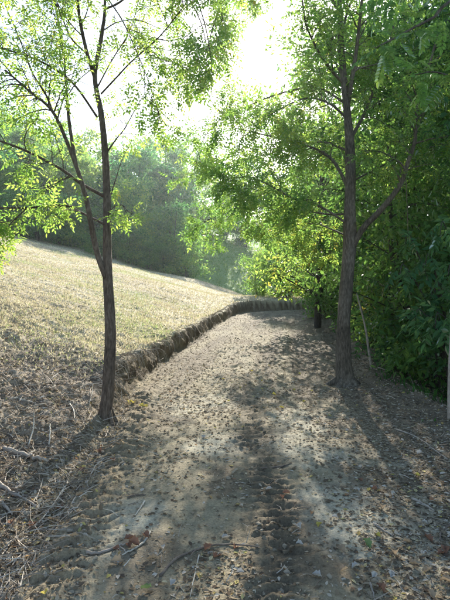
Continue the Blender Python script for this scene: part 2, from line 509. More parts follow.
class Tubes:
    def __init__(self):
        self.V, self.F3, self.F4, self.n = [], [], [], 0

    def add(self, P, R, sides=6, jit=0.0, seed=0, cap=True):
        P = np.asarray(P, float)
        R = np.broadcast_to(np.asarray(R, float), (len(P),))
        T = nrm(np.gradient(P, axis=0))
        ref = np.array([1.0, 0, 0]) if abs(T[0][0]) < 0.8 else np.array([0, 1.0, 0])
        A = nrm(ref - (T @ ref)[:, None] * T)
        B = np.cross(T, A)
        th = np.linspace(0, 2 * math.pi, sides, endpoint=False)
        rr = np.repeat(R[:, None], sides, 1)
        if jit:
            L = np.concatenate([[0], np.cumsum(np.linalg.norm(np.diff(P, axis=0), axis=1))])
            rr = rr * (1 + jit * fbm(np.cos(th)[None] * 1.6 + 10 + L[:, None] * 1.1, np.sin(th)[None] * 1.6 + L[:, None] * 1.7, 3, seed))
        ring = P[:, None] + rr[..., None] * (np.cos(th)[None, :, None] * A[:, None] + np.sin(th)[None, :, None] * B[:, None])
        m = len(P)
        I = self.n + np.arange(m * sides).reshape(m, sides)
        J = np.roll(I, -1, axis=1)
        self.F4.append(np.stack([I[:-1], J[:-1], J[1:], I[1:]], -1).reshape(-1, 4))
        self.V.append(ring.reshape(-1, 3))
        self.n += m * sides
        if cap:
            self.V.append(P[-1:] + T[-1:] * R[-1])
            self.V.append(P[:1])
            e, b = self.n, self.n + 1
            self.n += 2
            self.F3.append(np.stack([I[-1], J[-1], np.full(sides, e)], -1))
            self.F3.append(np.stack([J[0], I[0], np.full(sides, b)], -1))
        return self

    def mesh(self, name, mat, origin=(0, 0, 0), smooth=True, rnd=None):
        V = np.concatenate(self.V) - np.asarray(origin)
        return mesh_np(name, V, [np.concatenate(self.F4)] + ([np.concatenate(self.F3)] if self.F3 else []), mat, rnd, smooth)


class Leaves:
    """leaf-shaped faces, each two folded halves"""
    def __init__(self):
        self.P, self.T, self.N, self.S, self.W, self.R = [], [], [], [], [], []

    def add(self, P, T, N, S, W=0.45, R=None, rg=None):
        k = len(P)
        self.P.append(np.asarray(P, float)); self.T.append(np.asarray(T, float)); self.N.append(np.asarray(N, float))
        self.S.append(np.broadcast_to(np.asarray(S, float), (k,))); self.W.append(np.broadcast_to(np.asarray(W, float), (k,)))
        self.R.append((rg or rng).random(k) if R is None else np.broadcast_to(np.asarray(R, float), (k,)))

    def compound(self, P, T, N, L, pairs=3, size=0.3, W=0.42, rg=None, droop=0.15):
        """pinnate leaf: leaflets in pairs along a stalk plus one at the tip"""
        rg = rg or rng
        P, T, N = np.asarray(P, float), nrm(T), np.asarray(N, float)
        N = nrm(N - (N * T).sum(1, keepdims=True) * T)
        B = np.cross(T, N)
        L = np.broadcast_to(np.asarray(L, float), (len(P),))[:, None]
        base = rg.random(len(P))
        for k in range(pairs):
            f = 0.35 + 0.6 * k / max(pairs - 0.3, 1)
            for sd in (-1, 1):
                q = P + T * L * f - N * L * droop * f * f
                d = nrm(T * (0.55 + 0.1 * rg.standard_normal((len(P), 1))) + sd * B - N * (0.25 + 0.3 * rg.random((len(P), 1))))
                nn = nrm(N + 0.35 * rg.standard_normal(N.shape))
                self.add(q, d, nn, L[:, 0] * size * (0.85 + 0.3 * rg.random(len(P))), W, np.clip(base * 0.7 + 0.3 * rg.random(len(P)), 0, 1))
        q = P + T * L * 0.92 - N * L * droop
        self.add(q, nrm(T - 0.3 * N), N, L[:, 0] * size * 1.15, W, np.clip(base * 0.7 + 0.3 * rg.random(len(P)), 0, 1))

    def count(self):
        return sum(len(p) for p in self.P)

    def mesh(self, name, mat, origin=(0, 0, 0), fold=0.16, two=False):
        P, T, N = np.concatenate(self.P) - np.asarray(origin), nrm(np.concatenate(self.T)), np.concatenate(self.N)
        S, W, R = np.concatenate(self.S), np.concatenate(self.W), np.concatenate(self.R)
        N = nrm(N - (N * T).sum(1, keepdims=True) * T)
        B = np.cross(T, N)
        if two:
            tv = np.array([(0, 0, 0), (-.5, .45, fold), (0, 1, -.08), (.5, .45, fold)])
            tf = np.array([(0, 2, 1), (0, 3, 2)])
        else:
            tv = np.array([(0, 0, 0), (-.5, .32, fold), (-.36, .68, fold * .6), (0, 1, -.1), (.36, .68, fold * .6), (.5, .32, fold)])
            tf = np.array([(0, 3, 2, 1), (0, 5, 4, 3)])
        k = len(tv)
        V = P[:, None] + S[:, None, None] * ((tv[None, :, 0] * W[:, None])[..., None] * B[:, None] + tv[None, :, 1, None] * T[:, None]
                                           + (tv[None, :, 2] * W[:, None])[..., None] * N[:, None])
        F = (np.arange(len(P))[:, None, None] * k + tf[None]).reshape(-1, tf.shape[1])
        return mesh_np(name, V.reshape(-1, 3), [F], mat, {"rnd": np.repeat(R, k)})


def path(p0, d, length, n, rg, wander=0.15, grav=0.0):
    P = [np.asarray(p0, float)]
    d = nrm(d)
    for _ in range(n):
        d = nrm(d + wander * rg.standard_normal(3) + np.array([0, 0, grav]))
        P.append(P[-1] + d * length / n)
    return np.array(P)


def perp(T, rg):
    v = rg.standard_normal(3)
    v -= v.dot(T) * T
    return nrm(v)


def dress(limb, r_at, rg, tw, lv, n, length, t0=0.25, leaf=0.17, per=6, twigs=4, bias=(0, 0, 0), pairs=3, grav=-0.05, lsize=0.27, keep=None):
    """branchlets, twigs and pinnate leaves along a limb"""
    m = len(limb)
    for i in range(n):
        t = t0 + (1 - t0) * (i + rg.random()) / n
        k = min(int(t * (m - 1)), m - 2)
        T = nrm(limb[k + 1] - limb[k])
        p = limb[k] + (limb[k + 1] - limb[k]) * (t * (m - 1) - k)
        d = nrm(T * 0.7 + perp(T, rg) * 0.9 + np.array(bias) + np.array([0, 0, 0.12]))
        L = length * (0.55 + 0.6 * rg.random()) * (1.1 - 0.45 * t)
        br = path(p, d, L, 6, rg, 0.16, grav)
        r = max(r_at * (1 - 0.6 * t) * 0.45, 0.004)
        tw.add(br, np.linspace(r, 0.0025, len(br)), 4, cap=False)
        ends = [(br[-3:], 0.5)]
        for j in range(twigs):
            u = 0.2 + 0.8 * (j + rg.random()) / twigs
            kk = min(int(u * 6), 5)
            Tb = nrm(br[kk + 1] - br[kk])
            tp = path(br[kk], Tb * 0.7 + perp(Tb, rg) * 0.8, L * (0.3 + 0.25 * rg.random()), 4, rg, 0.18, grav)
            tw.add(tp, np.linspace(min(r * 0.6, 0.004), 0.0015, len(tp)), 3, cap=False)
            ends.append((tp, 0.2))
        for tp, a in ends:
            q = a + (1 - a) * rg.random(per)
            kk = np.minimum((q * (len(tp) - 1)).astype(int), len(tp) - 2)
            fr = (q * (len(tp) - 1) - kk)[:, None]
            pos = tp[kk] * (1 - fr) + tp[kk + 1] * fr
            if keep is not None:
                ok = keep(pos)
                pos, kk = pos[ok], kk[ok]
                if len(pos) == 0:
                    continue
            tt = nrm(tp[kk + 1] - tp[kk])
            dr = nrm(tt * 0.5 + rg.standard_normal(tt.shape) * 0.6 + np.array([0, 0, -0.28]))
            nn = nrm(rg.standard_normal(tt.shape) * 0.5 + np.array([0, -0.15, 1.0]))
            lv.compound(pos, dr, nn, leaf * (0.75 + 0.5 * rg.random(len(pos))), pairs, lsize, 0.46, rg)


def limb3(pts, n=22):
    return catmull([PX(*p) for p in pts], n)


def project(P):
    return 225 + P[:, 0] / P[:, 1] * FPX, HOR - (P[:, 2] - EYE) / P[:, 1] * FPX


def main_tree(name, label, cat, trunk, tr_r, limbs, bark, leafm, seed, leaf, base, flare, group=None, keep=None, per=5):
    rg = np.random.default_rng(seed)
    tr = catmull(trunk, 120)
    g = float(height(np.array([tr[0][0]]), np.array([tr[0][1]]))[0])
    root = empty(name, (tr[0][0], tr[0][1], g))
    O = np.array([tr[0][0], tr[0][1], g])
    hh = tr[:, 2] - tr[0, 2]
    R = np.interp(np.linspace(0, 1, 120), np.linspace(0, 1, len(tr_r)), tr_r) * (1 + flare * np.exp(-hh / 0.10))
    tb = Tubes(); tb.add(tr, R, 28, 0.16, seed)
    for k in range(5):                                    # roots spreading from the foot
        a = k * 2 * math.pi / 5 + rg.random() * 0.6
        L = tr_r[0] * (2.2 + 1.5 * rg.random())
        p0 = tr[4] + np.array([math.cos(a), math.sin(a), 0]) * tr_r[0] * 0.45
        p1 = tr[0] + np.array([math.cos(a) * L * 0.6, math.sin(a) * L * 0.6, 0.0])
        p2 = tr[0] + np.array([math.cos(a) * L, math.sin(a) * L, -0.10])
        tb.add(catmull([p0, p1, p2], 6), np.linspace(tr_r[0] * 0.5, tr_r[0] * 0.2, 6), 7)
    obj("trunk", tb.mesh("trunk", bark, O), root)
    total = 0
    for lb in limbs:
        tw, lv = Tubes(), Leaves()
        P = limb3(lb["p"])
        r0, r1 = lb["r"]
        t = Tubes(); t.add(P, np.linspace(r0, r1, len(P)), 10, 0.10, seed + 3)
        lo = obj("limb", t.mesh("limb", bark, O), root)
        if lb.get("n"):
            dress(P, r0, rg, tw, lv, lb["n"], lb.get("len", 0.7), lb.get("t0", 0.25), leaf, lb.get("per", per), lb.get("tw", 4), lb.get("bias", (0, 0, 0)), keep=keep, grav=lb.get("grav", -0.05))
            o = obj("twigs", tw.mesh("twigs", bark, O), lo); o["kind"] = "stuff"
            o = obj("foliage", lv.mesh("foliage", leafm, O), lo); o["kind"] = "stuff"
            total += lv.count()
    tag(root, label, cat, group)
    print(name, "leaves", total)
    return root


def clear_sun(P):
    """the open gap in the canopy round the sun"""
    x, y = project(P)
    return ((x - 272) / 30) ** 2 + ((y - 42) / 40) ** 2 > 0.6 + 0.8 * rng.random(len(P))


d0 = 5.15
left_trunk = [PX(105, 420, d0), PX(108.5, 385, d0), PX(110, 330, d0), PX(108, 280, d0), PX(107.5, 240, d0), PX(107, 190, 5.2), PX(105, 150, 5.22),
              PX(101, 112, 5.25), PX(95, 76, 5.3), PX(101, 40, 5.35), PX(105, 8, 5.4), PX(104, -30, 5.5), PX(108, -75, 5.6)]
main_tree("roadside_tree", "slender twin stemmed tree at the left edge of the track", "tree", left_trunk,
          [0.0594, 0.0558, 0.0540, 0.0504, 0.0414, 0.0360, 0.0333, 0.0297, 0.0234, 0.0198, 0.0162, 0.0108, 0.0072],
          [dict(p=[(108, 283, d0), (97, 253, 5.1), (89, 213, 5.0), (83, 187, 4.95), (75, 163, 4.9), (60, 125, 4.8), (49, 107, 4.75), (32, 93, 4.7), (5, 70, 4.5)], r=(0.032, 0.008), n=12, t0=0.6, len=0.722, tw=4),
           dict(p=[(76, 165, 4.9), (70, 128, 4.95), (67, 99, 5.0), (64, 61, 5.1), (58, 20, 5.2), (50, -30, 5.3)], r=(0.019, 0.008), n=11, t0=0.35, len=0.72),
           dict(p=[(53, 113, 4.77), (46, 95, 4.85), (32, 72, 5.0), (20, 40, 5.1), (5, 5, 5.2)], r=(0.012, 0.005), n=10, t0=0.2, len=0.66),
           dict(p=[(105, 197, 5.2), (80, 183, 5.05), (64, 171, 4.95), (35, 155, 4.7), (0, 141, 4.5), (-50, 128, 4.3)], r=(0.018, 0.007), n=12, t0=0.25, len=0.66, bias=(0, 0, -0.25)),
           dict(p=[(106, 225, 5.15), (80, 212, 5.1), (64, 205, 5.0), (27, 208, 4.8), (0, 208, 4.6), (-40, 212, 4.4)], r=(0.013, 0.006), n=9, t0=0.12, len=0.42, bias=(0, 0, 0.2)),
           dict(p=[(97, 117, 5.25), (77, 88, 5.05), (59, 72, 4.9), (35, 59, 4.7), (0, 48, 4.4), (-40, 40, 4.2)], r=(0.013, 0.006), n=13, t0=0.3, len=0.72, bias=(0, 0, 0.1)),
           dict(p=[(95, 78, 5.3), (87, 53, 5.25), (80, 20, 5.2), (75, -20, 5.15), (70, -60, 5.1)], r=(0.022, 0.010), n=7, t0=0.35, len=0.66),
           dict(p=[(87, 54, 5.25), (71, 38, 5.1), (60, 12, 5.0), (45, -20, 4.9)], r=(0.010, 0.005), n=9, t0=0.3, len=0.66),
           dict(p=[(101, 94, 5.25), (116, 78, 5.15), (132, 61, 5.1), (158, 38, 5.0), (178, 14, 4.9), (195, -10, 4.8)], r=(0.010, 0.004), n=9, t0=0.35, len=0.72, tw=3, per=5),
           dict(p=[(107, 152, 5.22), (117, 138, 5.4), (125, 128, 5.5), (136, 108, 5.7), (150, 85, 5.9)], r=(0.010, 0.004), n=6, t0=0.3, len=0.45, tw=3, per=4),
           dict(p=[(108, 205, 5.2), (114, 185, 5.3), (122, 160, 5.4), (130, 145, 5.5)], r=(0.007, 0.003), n=3, t0=0.3, len=0.35, tw=2, per=4),
           dict(p=[(105, 9, 5.4), (120, 2, 5.4), (150, -20, 5.3), (178, -15, 5.2), (200, 20, 5.1), (208, 55, 5.05)], r=(0.013, 0.004), n=11, t0=0.3, len=0.72, tw=3, per=5),
           dict(p=[(103, -10, 5.45), (80, -30, 5.2), (50, -25, 5.0), (15, -10, 4.8), (-20, 15, 4.6)], r=(0.014, 0.005), n=12, t0=0.15, len=0.72),
           dict(p=[(104, -25, 5.5), (140, -50, 5.8), (170, 0, 6.0), (180, 60, 6.0), (178, 110, 5.9)], r=(0.010, 0.003), n=12, t0=0.35, len=0.5, tw=3, per=5),
           dict(p=[(98, 86, 5.3), (112, 60, 5.6), (130, 30, 5.8), (140, -5, 6.0)], r=(0.009, 0.004), n=9, t0=0.2, len=0.6, tw=3, per=4),
           dict(p=[(104, 30, 5.38), (118, 22, 5.6), (138, 20, 5.8), (158, 28, 6.0)], r=(0.008, 0.004), n=8, t0=0.2, len=0.6, tw=3, per=4),
           dict(p=[(106, -20, 5.45), (135, -45, 5.2), (165, -40, 5.0), (190, -15, 4.9), (205, 25, 4.8), (212, 70, 4.8), (210, 105, 4.8)], r=(0.011, 0.003), n=15, t0=0.3, len=0.55, tw=3, per=4),
           dict(p=[(105, -5, 5.4), (122, 20, 5.0), (138, 55, 4.8), (150, 85, 4.7), (160, 120, 4.7)], r=(0.008, 0.003), n=12, t0=0.25, len=0.5, tw=3, per=4),
           dict(p=[(27, 208, 4.8), (12, 222, 4.65), (0, 236, 4.5), (-12, 250, 4.4)], r=(0.006, 0.003), n=8, t0=0.15, len=0.3, tw=3, per=5),
           dict(p=[(107, 215, 5.17), (114, 207, 5.1), (122, 205, 5.0), (128, 212, 4.95)], r=(0.005, 0.003), n=4, t0=0.3, len=0.2, tw=2, per=3),
           ], M_BARK_L, M_LEAF_L, 11, 0.138, None, 0.25, keep=clear_sun, per=4)

d1 = 7.0
right_trunk = [PX(346, 386, d1), PX(343.5, 362, d1), PX(344, 320, d1), PX(347.5, 272, d1), PX(350, 240, d1), PX(350, 205, d1), PX(350.5, 170, 7.02),
               PX(349, 136, 7.05), PX(346, 100, 7.1), PX(342, 60, 7.15), PX(340, 15, 7.2), PX(338, -40, 7.3), PX(334, -110, 7.4)]
main_tree("roadside_tree", "thick leaning trunk tree with forked limb at right edge of track", "tree", right_trunk,
          [0.1161, 0.0989, 0.0946, 0.0912, 0.0860, 0.0757, 0.0688, 0.0636, 0.0533, 0.0447, 0.0378, 0.0258, 0.0120],
          [dict(p=[(350, 252, 7.0), (363, 228, 6.9), (378, 213, 6.8), (393, 195, 6.7), (403, 179, 6.65), (407, 165, 6.6), (415, 141, 6.55), (416, 115, 6.5), (425, 80, 6.4), (438, 35, 6.3)], r=(0.046, 0.014), n=16, t0=0.4, len=0.8),
           dict(p=[(347, 224, 7.0), (330, 212, 6.9), (311, 203, 6.85), (292, 198, 6.75), (273, 187, 6.6), (249, 177, 6.45), (225, 180, 6.3)], r=(0.018, 0.005), n=22, t0=0.15, len=0.62, bias=(0, 0, -0.35), per=6),
           dict(p=[(349, 190, 7.02), (338, 168, 7.1), (327, 155, 7.2), (311, 147, 7.3), (297, 143, 7.35), (265, 135, 7.45), (235, 128, 7.5)], r=(0.026, 0.006), n=20, t0=0.25, len=0.65, bias=(0, 0, -0.1)),
           dict(p=[(347, 108, 7.1), (352, 80, 7.0), (357, 45, 6.9), (362, 0, 6.8), (366, -50, 6.7)], r=(0.035, 0.014), n=14, t0=0.2, len=0.7),
           dict(p=[(350, 140, 7.05), (362, 118, 7.2), (372, 95, 7.3), (385, 62, 7.4), (395, 20, 7.5)], r=(0.025, 0.010), n=14, t0=0.2, len=0.7),
           dict(p=[(351, 182, 7.02), (370, 172, 7.2), (390, 162, 7.3), (415, 150, 7.4), (445, 145, 7.5)], r=(0.014, 0.005), n=11, t0=0.2, len=0.6, bias=(0, 0, -0.1)),
           dict(p=[(344, 84, 7.12), (328, 66, 7.0), (315, 45, 6.9), (305, 20, 6.8), (300, -25, 6.7)], r=(0.022, 0.008), n=14, t0=0.15, len=0.6),
           dict(p=[(347, 118, 7.08), (330, 104, 7.0), (310, 98, 6.9), (290, 104, 6.8), (268, 116, 6.7)], r=(0.018, 0.006), n=15, t0=0.2, len=0.6),
           dict(p=[(340, 12, 7.2), (310, -30, 7.0), (270, -45, 6.8), (235, -20, 6.6), (212, 30, 6.5), (205, 80, 6.4)], r=(0.022, 0.004), n=22, t0=0.3, len=0.7, bias=(0, 0, -0.1)),
           dict(p=[(347, 236, 7.0), (333, 230, 7.4), (315, 224, 7.8), (290, 226, 8.3), (262, 235, 8.8)], r=(0.014, 0.004), n=16, t0=0.25, len=0.65, bias=(0, 0, -0.15)),
           dict(p=[(350, 200, 7.0), (352, 180, 7.6), (345, 160, 8.2), (335, 130, 8.8), (325, 95, 9.2)], r=(0.02, 0.006), n=14, t0=0.25, len=0.75),
           dict(p=[(340, 40, 7.2), (352, 0, 7.8), (375, -30, 8.2), (400, -20, 8.6), (425, 20, 8.8)], r=(0.02, 0.006), n=14, t0=0.25, len=0.7),
           dict(p=[(348, 214, 7.0), (325, 214, 7.4), (290, 208, 7.8), (255, 205, 8.2), (225, 212, 8.5), (205, 222, 8.7)], r=(0.016, 0.004), n=20, t0=0.35, len=0.7, bias=(0, 0, -0.2)),
           dict(p=[(346, 150, 7.05), (320, 142, 7.8), (285, 150, 8.4), (250, 158, 8.8), (215, 165, 9.0)], r=(0.018, 0.005), n=18, t0=0.35, len=0.75, bias=(0, 0, -0.1)),
           dict(p=[(339, 0, 7.2), (315, -35, 7.6), (285, -45, 8.0), (255, -25, 8.2), (238, 5, 8.3), (228, 40, 8.4)], r=(0.018, 0.004), n=20, t0=0.3, len=0.7),
           dict(p=[(344, 80, 7.12), (330, 50, 7.6), (318, 20, 8.0), (312, -20, 8.3)], r=(0.018, 0.006), n=14, t0=0.1, len=0.7),
           dict(p=[(346, 104, 7.1), (318, 88, 7.6), (285, 92, 8.0), (250, 105, 8.3), (222, 118, 8.5), (203, 140, 8.6), (195, 170, 8.6)], r=(0.018, 0.004), n=26, t0=0.4, len=0.65, tw=3),
           ], M_BARK_R, M_LEAF_R, 23, 0.19, None, 0.55, keep=clear_sun)


# ------------------------------------------------------------------ wood trees: a few built, the rest copied
def wood_tree_meshes(seed, H, crown0, rad, nclump, per, leaf, bark, leafm, trunk_r, two=False, spread=0.5, stems=1, lean=0.3):
    """trunk, limbs and a crown of leaf clumps round the branch ends; returns shared meshes"""
    rg = np.random.default_rng(seed)
    tb, lb, lv = Tubes(), Tubes(), Leaves()
    tops = []
    for sidx in range(stems):
        a = rg.random() * 6.28
        off = np.array([math.cos(a), math.sin(a), 0]) * (0.12 * (stems > 1))
        top = np.array([lean * H * 0.2 * rg.standard_normal(), lean * H * 0.2 * rg.standard_normal(), H * (0.85 + 0.1 * rg.random())]) + off * H * 0.6
        tr = catmull([off + (0, 0, -0.4), off, off + top * 0.35 + 0.05 * H * np.append(rg.standard_normal(2) * 0.4, 0), top * 0.7, top], 26)
        tb.add(tr, np.interp(np.linspace(0, 1, 26), [0, .08, .5, 1], [trunk_r * 1.4, trunk_r, trunk_r * .65, trunk_r * .12]), 9, 0.08, seed)
        tops.append(tr)
    for c in range(nclump):
        tr = tops[rg.integers(stems)]
        h = crown0 + (H - crown0) * (c + rg.random()) / nclump
        f = (h - crown0) / (H - crown0)
        rmax = rad * (0.35 + 1.25 * f ** 0.6 * (1 - f) ** 0.5 if f < 1 else 0.2)
        a = rg.random() * 6.283
        r = rmax * math.sqrt(0.12 + 0.88 * rg.random())
        k = int(np.argmin(np.abs(tr[:, 2] - max(h - 0.45 * r, tr[3][2]))))
        ax = tr[int(np.argmin(np.abs(tr[:, 2] - h)))]
        e = np.array([ax[0] + r * math.cos(a), ax[1] + r * math.sin(a), h])
        mid = (tr[k] + e) / 2 + np.array([0, 0, 0.12 * r]) + 0.08 * r * rg.standard_normal(3)
        P = catmull([tr[k], mid, e], 7)
        lb.add(P, np.linspace(max(0.18 * trunk_r, 0.012) * (1.3 - f), 0.005, 7), 5, cap=False)
        m = int(per * (0.6 + 0.8 * rg.random()))
        g = rg.standard_normal((m, 3))
        sz = spread * (0.7 + 0.6 * rg.random())
        pos = e + g * np.array([sz, sz, sz * 0.55]) * 0.6
        pos[: m // 3] = P[rg.integers(3, 7, m // 3)] + rg.standard_normal((m // 3, 3)) * sz * 0.35
        out = nrm(pos - ax + 1e-6)
        T = nrm(out * 0.5 + rg.standard_normal((m, 3)) * 0.7 + np.array([0, 0, -0.35]))
        N = nrm(rg.standard_normal((m, 3)) * 0.55 + np.array([0, 0, 0.9]) + out * 0.3)
        lv.add(pos, T, N, leaf * (0.65 + 0.7 * rg.random(m)), 0.5, np.clip(rg.random() * 0.5 + 0.5 * rg.random(m), 0, 1))
    return tb.mesh("trunk", bark), lb.mesh("limbs", bark), lv.mesh("crown", leafm, two=two)


def place_tree(name, meshes, xy, label, group, scale=1.0, rot=0.0, cat="tree", sink=0.05, sz=None):
    x, y = xy
    z = float(height(np.array([x]), np.array([y]))[0]) - sink
    r = empty(name, (x, y, z))
    r.rotation_euler = (0, 0, rot)
    r.scale = (scale, scale, sz or scale)
    obj("trunk" if cat == "tree" else "stems", meshes[0], r)
    o = obj("limbs", meshes[1], r); o["kind"] = "stuff"
    o = obj("crown", meshes[2], r); o["kind"] = "stuff"
    return tag(r, label, cat, group)


def px_of(x, y):
    return 225 + x / y * FPX


NEARV = [wood_tree_meshes(101, 9.0, 1.2, 2.3, 70, 150, 0.125, M_BARK_W, M_LEAF_W, 0.11),
         wood_tree_meshes(102, 8.0, 0.7, 2.2, 70, 150, 0.125, M_BARK_W, M_LEAF_W, 0.09, stems=2),
         wood_tree_meshes(103, 10.0, 1.8, 2.5, 80, 150, 0.13, M_BARK_W, M_LEAF_W, 0.13)]
MIDV = wood_tree_meshes(104, 8.0, 1.1, 2.7, 75, 105, 0.115, M_BARK_W, M_LEAF_R, 0.12, lean=0.15)

place_tree("overhanging_tree", MIDV, (2.55, 13.8), "bright green tree with dark trunk overhanging the far stretch of track", None, 1.0, 0.6)

ORD = ["first", "second", "third", "fourth", "fifth", "sixth", "seventh", "eighth", "ninth", "tenth", "eleventh", "twelfth", "thirteenth", "fourteenth",
       "fifteenth", "sixteenth", "seventeenth", "eighteenth", "nineteenth", "twentieth"]

right_spots = [(3.9, 8.8, 0.85, 1), (5.2, 7.0, 0.95, 0), (4.3, 11.6, 0.9, 2), (6.3, 10.0, 1.0, 1), (4.9, 15.2, 0.95, 0), (7.4, 13.6, 1.0, 2),
               (5.4, 18.6, 0.9, 1), (8.8, 18.0, 1.05, 0), (4.6, 25.6, 0.95, 2), (7.6, 24.2, 1.0, 1), (11.0, 23.0, 1.1, 2), (3.3, 30.5, 0.9, 0), (6.6, 31.5, 1.0, 2), (10.5, 30.0, 1.1, 1), (9.6, 14.8, 1.15, 0), (8.2, 9.4, 1.1, 2), (12.5, 17.5, 1.2, 0), (6.0, 13.0, 1.1, 2)]
right_spots.sort(key=lambda q: q[1])
for i, (x, y, s, k) in enumerate(right_spots):
    place_tree("woodland_tree", NEARV[k], (x, y), "dark leafy tree in the right hand wood, %s counting back from the camera" % ORD[i],
               "trees of the wood right of the track", s, rng.random() * 6.28)

# shrubs on the wood's edge
SHRUB = [wood_tree_meshes(201, 2.6, 0.25, 1.15, 40, 110, 0.10, M_BARK_W, M_LEAF_W, 0.03, spread=0.3, stems=4),
         wood_tree_meshes(202, 2.2, 0.15, 1.0, 36, 110, 0.09, M_BARK_W, M_LEAF_R, 0.025, spread=0.28, stems=5)]
shrubs = [(3.1, 7.6, 1.0, 0, "dark leafy shrub just behind the leaning dead pole"), (3.7, 6.2, 1.0, 0, "dark shrub at right edge under the forked limb"),
          (3.2, 10.3, 1.0, 1, "shrub between the thick trunk and the darker wood behind"), (3.5, 13.0, 1.1, 0, "shrub right of the overhanging tree's trunk"),
          (3.3, 16.5, 1.0, 1, "shrub behind the overhanging tree's dark trunk"), (2.7, 21.6, 1.2, 1, "light green multi stemmed shrub where the track bends"),
          (1.6, 22.8, 1.0, 1, "low green shrub behind the far cut bank"), (4.6, 22.6, 1.3, 0, "darker shrub on the outer side of the bend"), (4.2, 18.6, 1.1, 0, "shrub at the inner side of the track's bend")]
for x, y, s, k, lab in shrubs:
    place_tree("shrub", SHRUB[k], (x, y), lab, "shrubs along the wood edge", s, rng.random() * 6.28, cat="shrub")

# far wood on the hillside beyond the field
FARV = [wood_tree_meshes(301, 7.5, 0.1, 3.0, 34, 165, 0.32, M_BARK_W, M_LEAF_F, 0.14, two=True, spread=0.85),
        wood_tree_meshes(302, 6.5, 0.4, 3.1, 32, 165, 0.31, M_BARK_W, M_LEAF_F, 0.12, two=True, spread=0.8, stems=2),
        wood_tree_meshes(303, 8.5, 0.2, 3.0, 36, 165, 0.32, M_BARK_W, M_LEAF_F, 0.15, two=True, spread=0.8),
        wood_tree_meshes(305, 7.0, 0.1, 2.7, 32, 165, 0.30, M_BARK_W, M_LEAF_W, 0.12, two=True, spread=0.75)]
rows = [(45, -40, 205, 40, "hazy green tree at the field's far wood edge, %s from the left", "front row of the far wood", 0.65, 1.05),
        (51, -55, 215, 37, "pale hazy tree behind the far wood's front row, %s from the left", "second row of the far wood", 0.85, 1.2),
        (59, -40, 330, 34, "hazy tree halfway up the far wooded hillside, %s from the left", "third row of the far wood", 1.0, 1.35),
        (72, -30, 400, 27, "faint blue green tree on the rearmost hillside, %s from the left", "rear row of the far wood", 1.2, 1.6)]
for ri, (yy, pa, pb, stp, lab, grp, sa, sb_) in enumerate(rows):
    row = []
    px = pa
    while px < pb:
        y = yy + rng.uniform(-2.2, 3.0)
        if not (ri == 0 and 188 < px) and not (ri == 1 and 190 < px < 290) and not (ri == 2 and 194 < px < 282):
            row.append(((px - 225) / FPX * y, y))
        px += stp * rng.uniform(0.7, 1.25)
    for i, q in enumerate(row):
        sc = rng.uniform(sa, sb_)
        place_tree("woodland_tree", FARV[rng.integers(4)], q, lab % ORD[i], grp, sc, rng.random() * 6.28, sz=sc * rng.uniform(0.85, 1.2))
BUSH = wood_tree_meshes(304, 2.6, 0.1, 1.9, 30, 130, 0.17, M_BARK_W, M_LEAF_F, 0.04, two=True, spread=0.5, stems=5)
for i in range(13):
    px = -4 + i * 15.5 + rng.uniform(-8, 8)
    y = 41.8 + rng.uniform(-1.3, 1.5)
    place_tree("bush", BUSH, ((px - 225) / FPX * y, y), "rounded bush along the field's upper border, %s from the left" % ORD[i], "bushes along the far field border", rng.uniform(0.7, 1.6), rng.random() * 6.28, cat="bush")

# ------------------------------------------------------------------ near boughs with leaves one can pick apart
def frond_mesh(name, mat, pairs, L, leaflet, W, seed, droop=0.2):
    rg = np.random.default_rng(seed)
    lv = Leaves()
    z = np.zeros((1, 3))
    lv.compound(z, [[0, 1, 0]], [[0, 0, 1]], L, pairs, leaflet / L, W, rg, droop)
    me_l = lv
    st = [np.array([0, L * f, -L * droop * f * f]) for f in np.linspace(0, 0.95, 6)]
    tb = Tubes(); tb.add(st, np.linspace(0.003, 0.001, 6), 3, cap=False)
    P = me_l.mesh(name + "_tmp", mat)
    n = len(P.vertices)
    V = np.zeros(n * 3, np.float32); P.vertices.foreach_get("co", V)
    R = np.zeros(n, np.float32); P.attributes["rnd"].data.foreach_get("value", R)
    F = np.array([list(p.vertices) for p in P.polygons], np.int32)
    bpy.data.meshes.remove(P)
    Vt = np.concatenate(tb.V)
    return mesh_np(name, np.vstack([V.reshape(-1, 3), Vt]), [F, np.concatenate(tb.F4) + n], mat, {"rnd": np.append(R, np.full(len(Vt), 0.5))})


def put_frond(me, parent, O, p, d, nup, s):
    T = Vector(nrm(d)); N = Vector(nup); N = (N - N.dot(T) * T).normalized(); B = T.cross(N)
    from mathutils import Matrix
    o = obj("compound_leaf", me, parent)
    m = Matrix((B, T, N)).transposed().to_4x4()
    o.matrix_local = Matrix.Translation(Vector(p) - Vector(O)) @ m @ Matrix.Scale(s, 4)
    return o


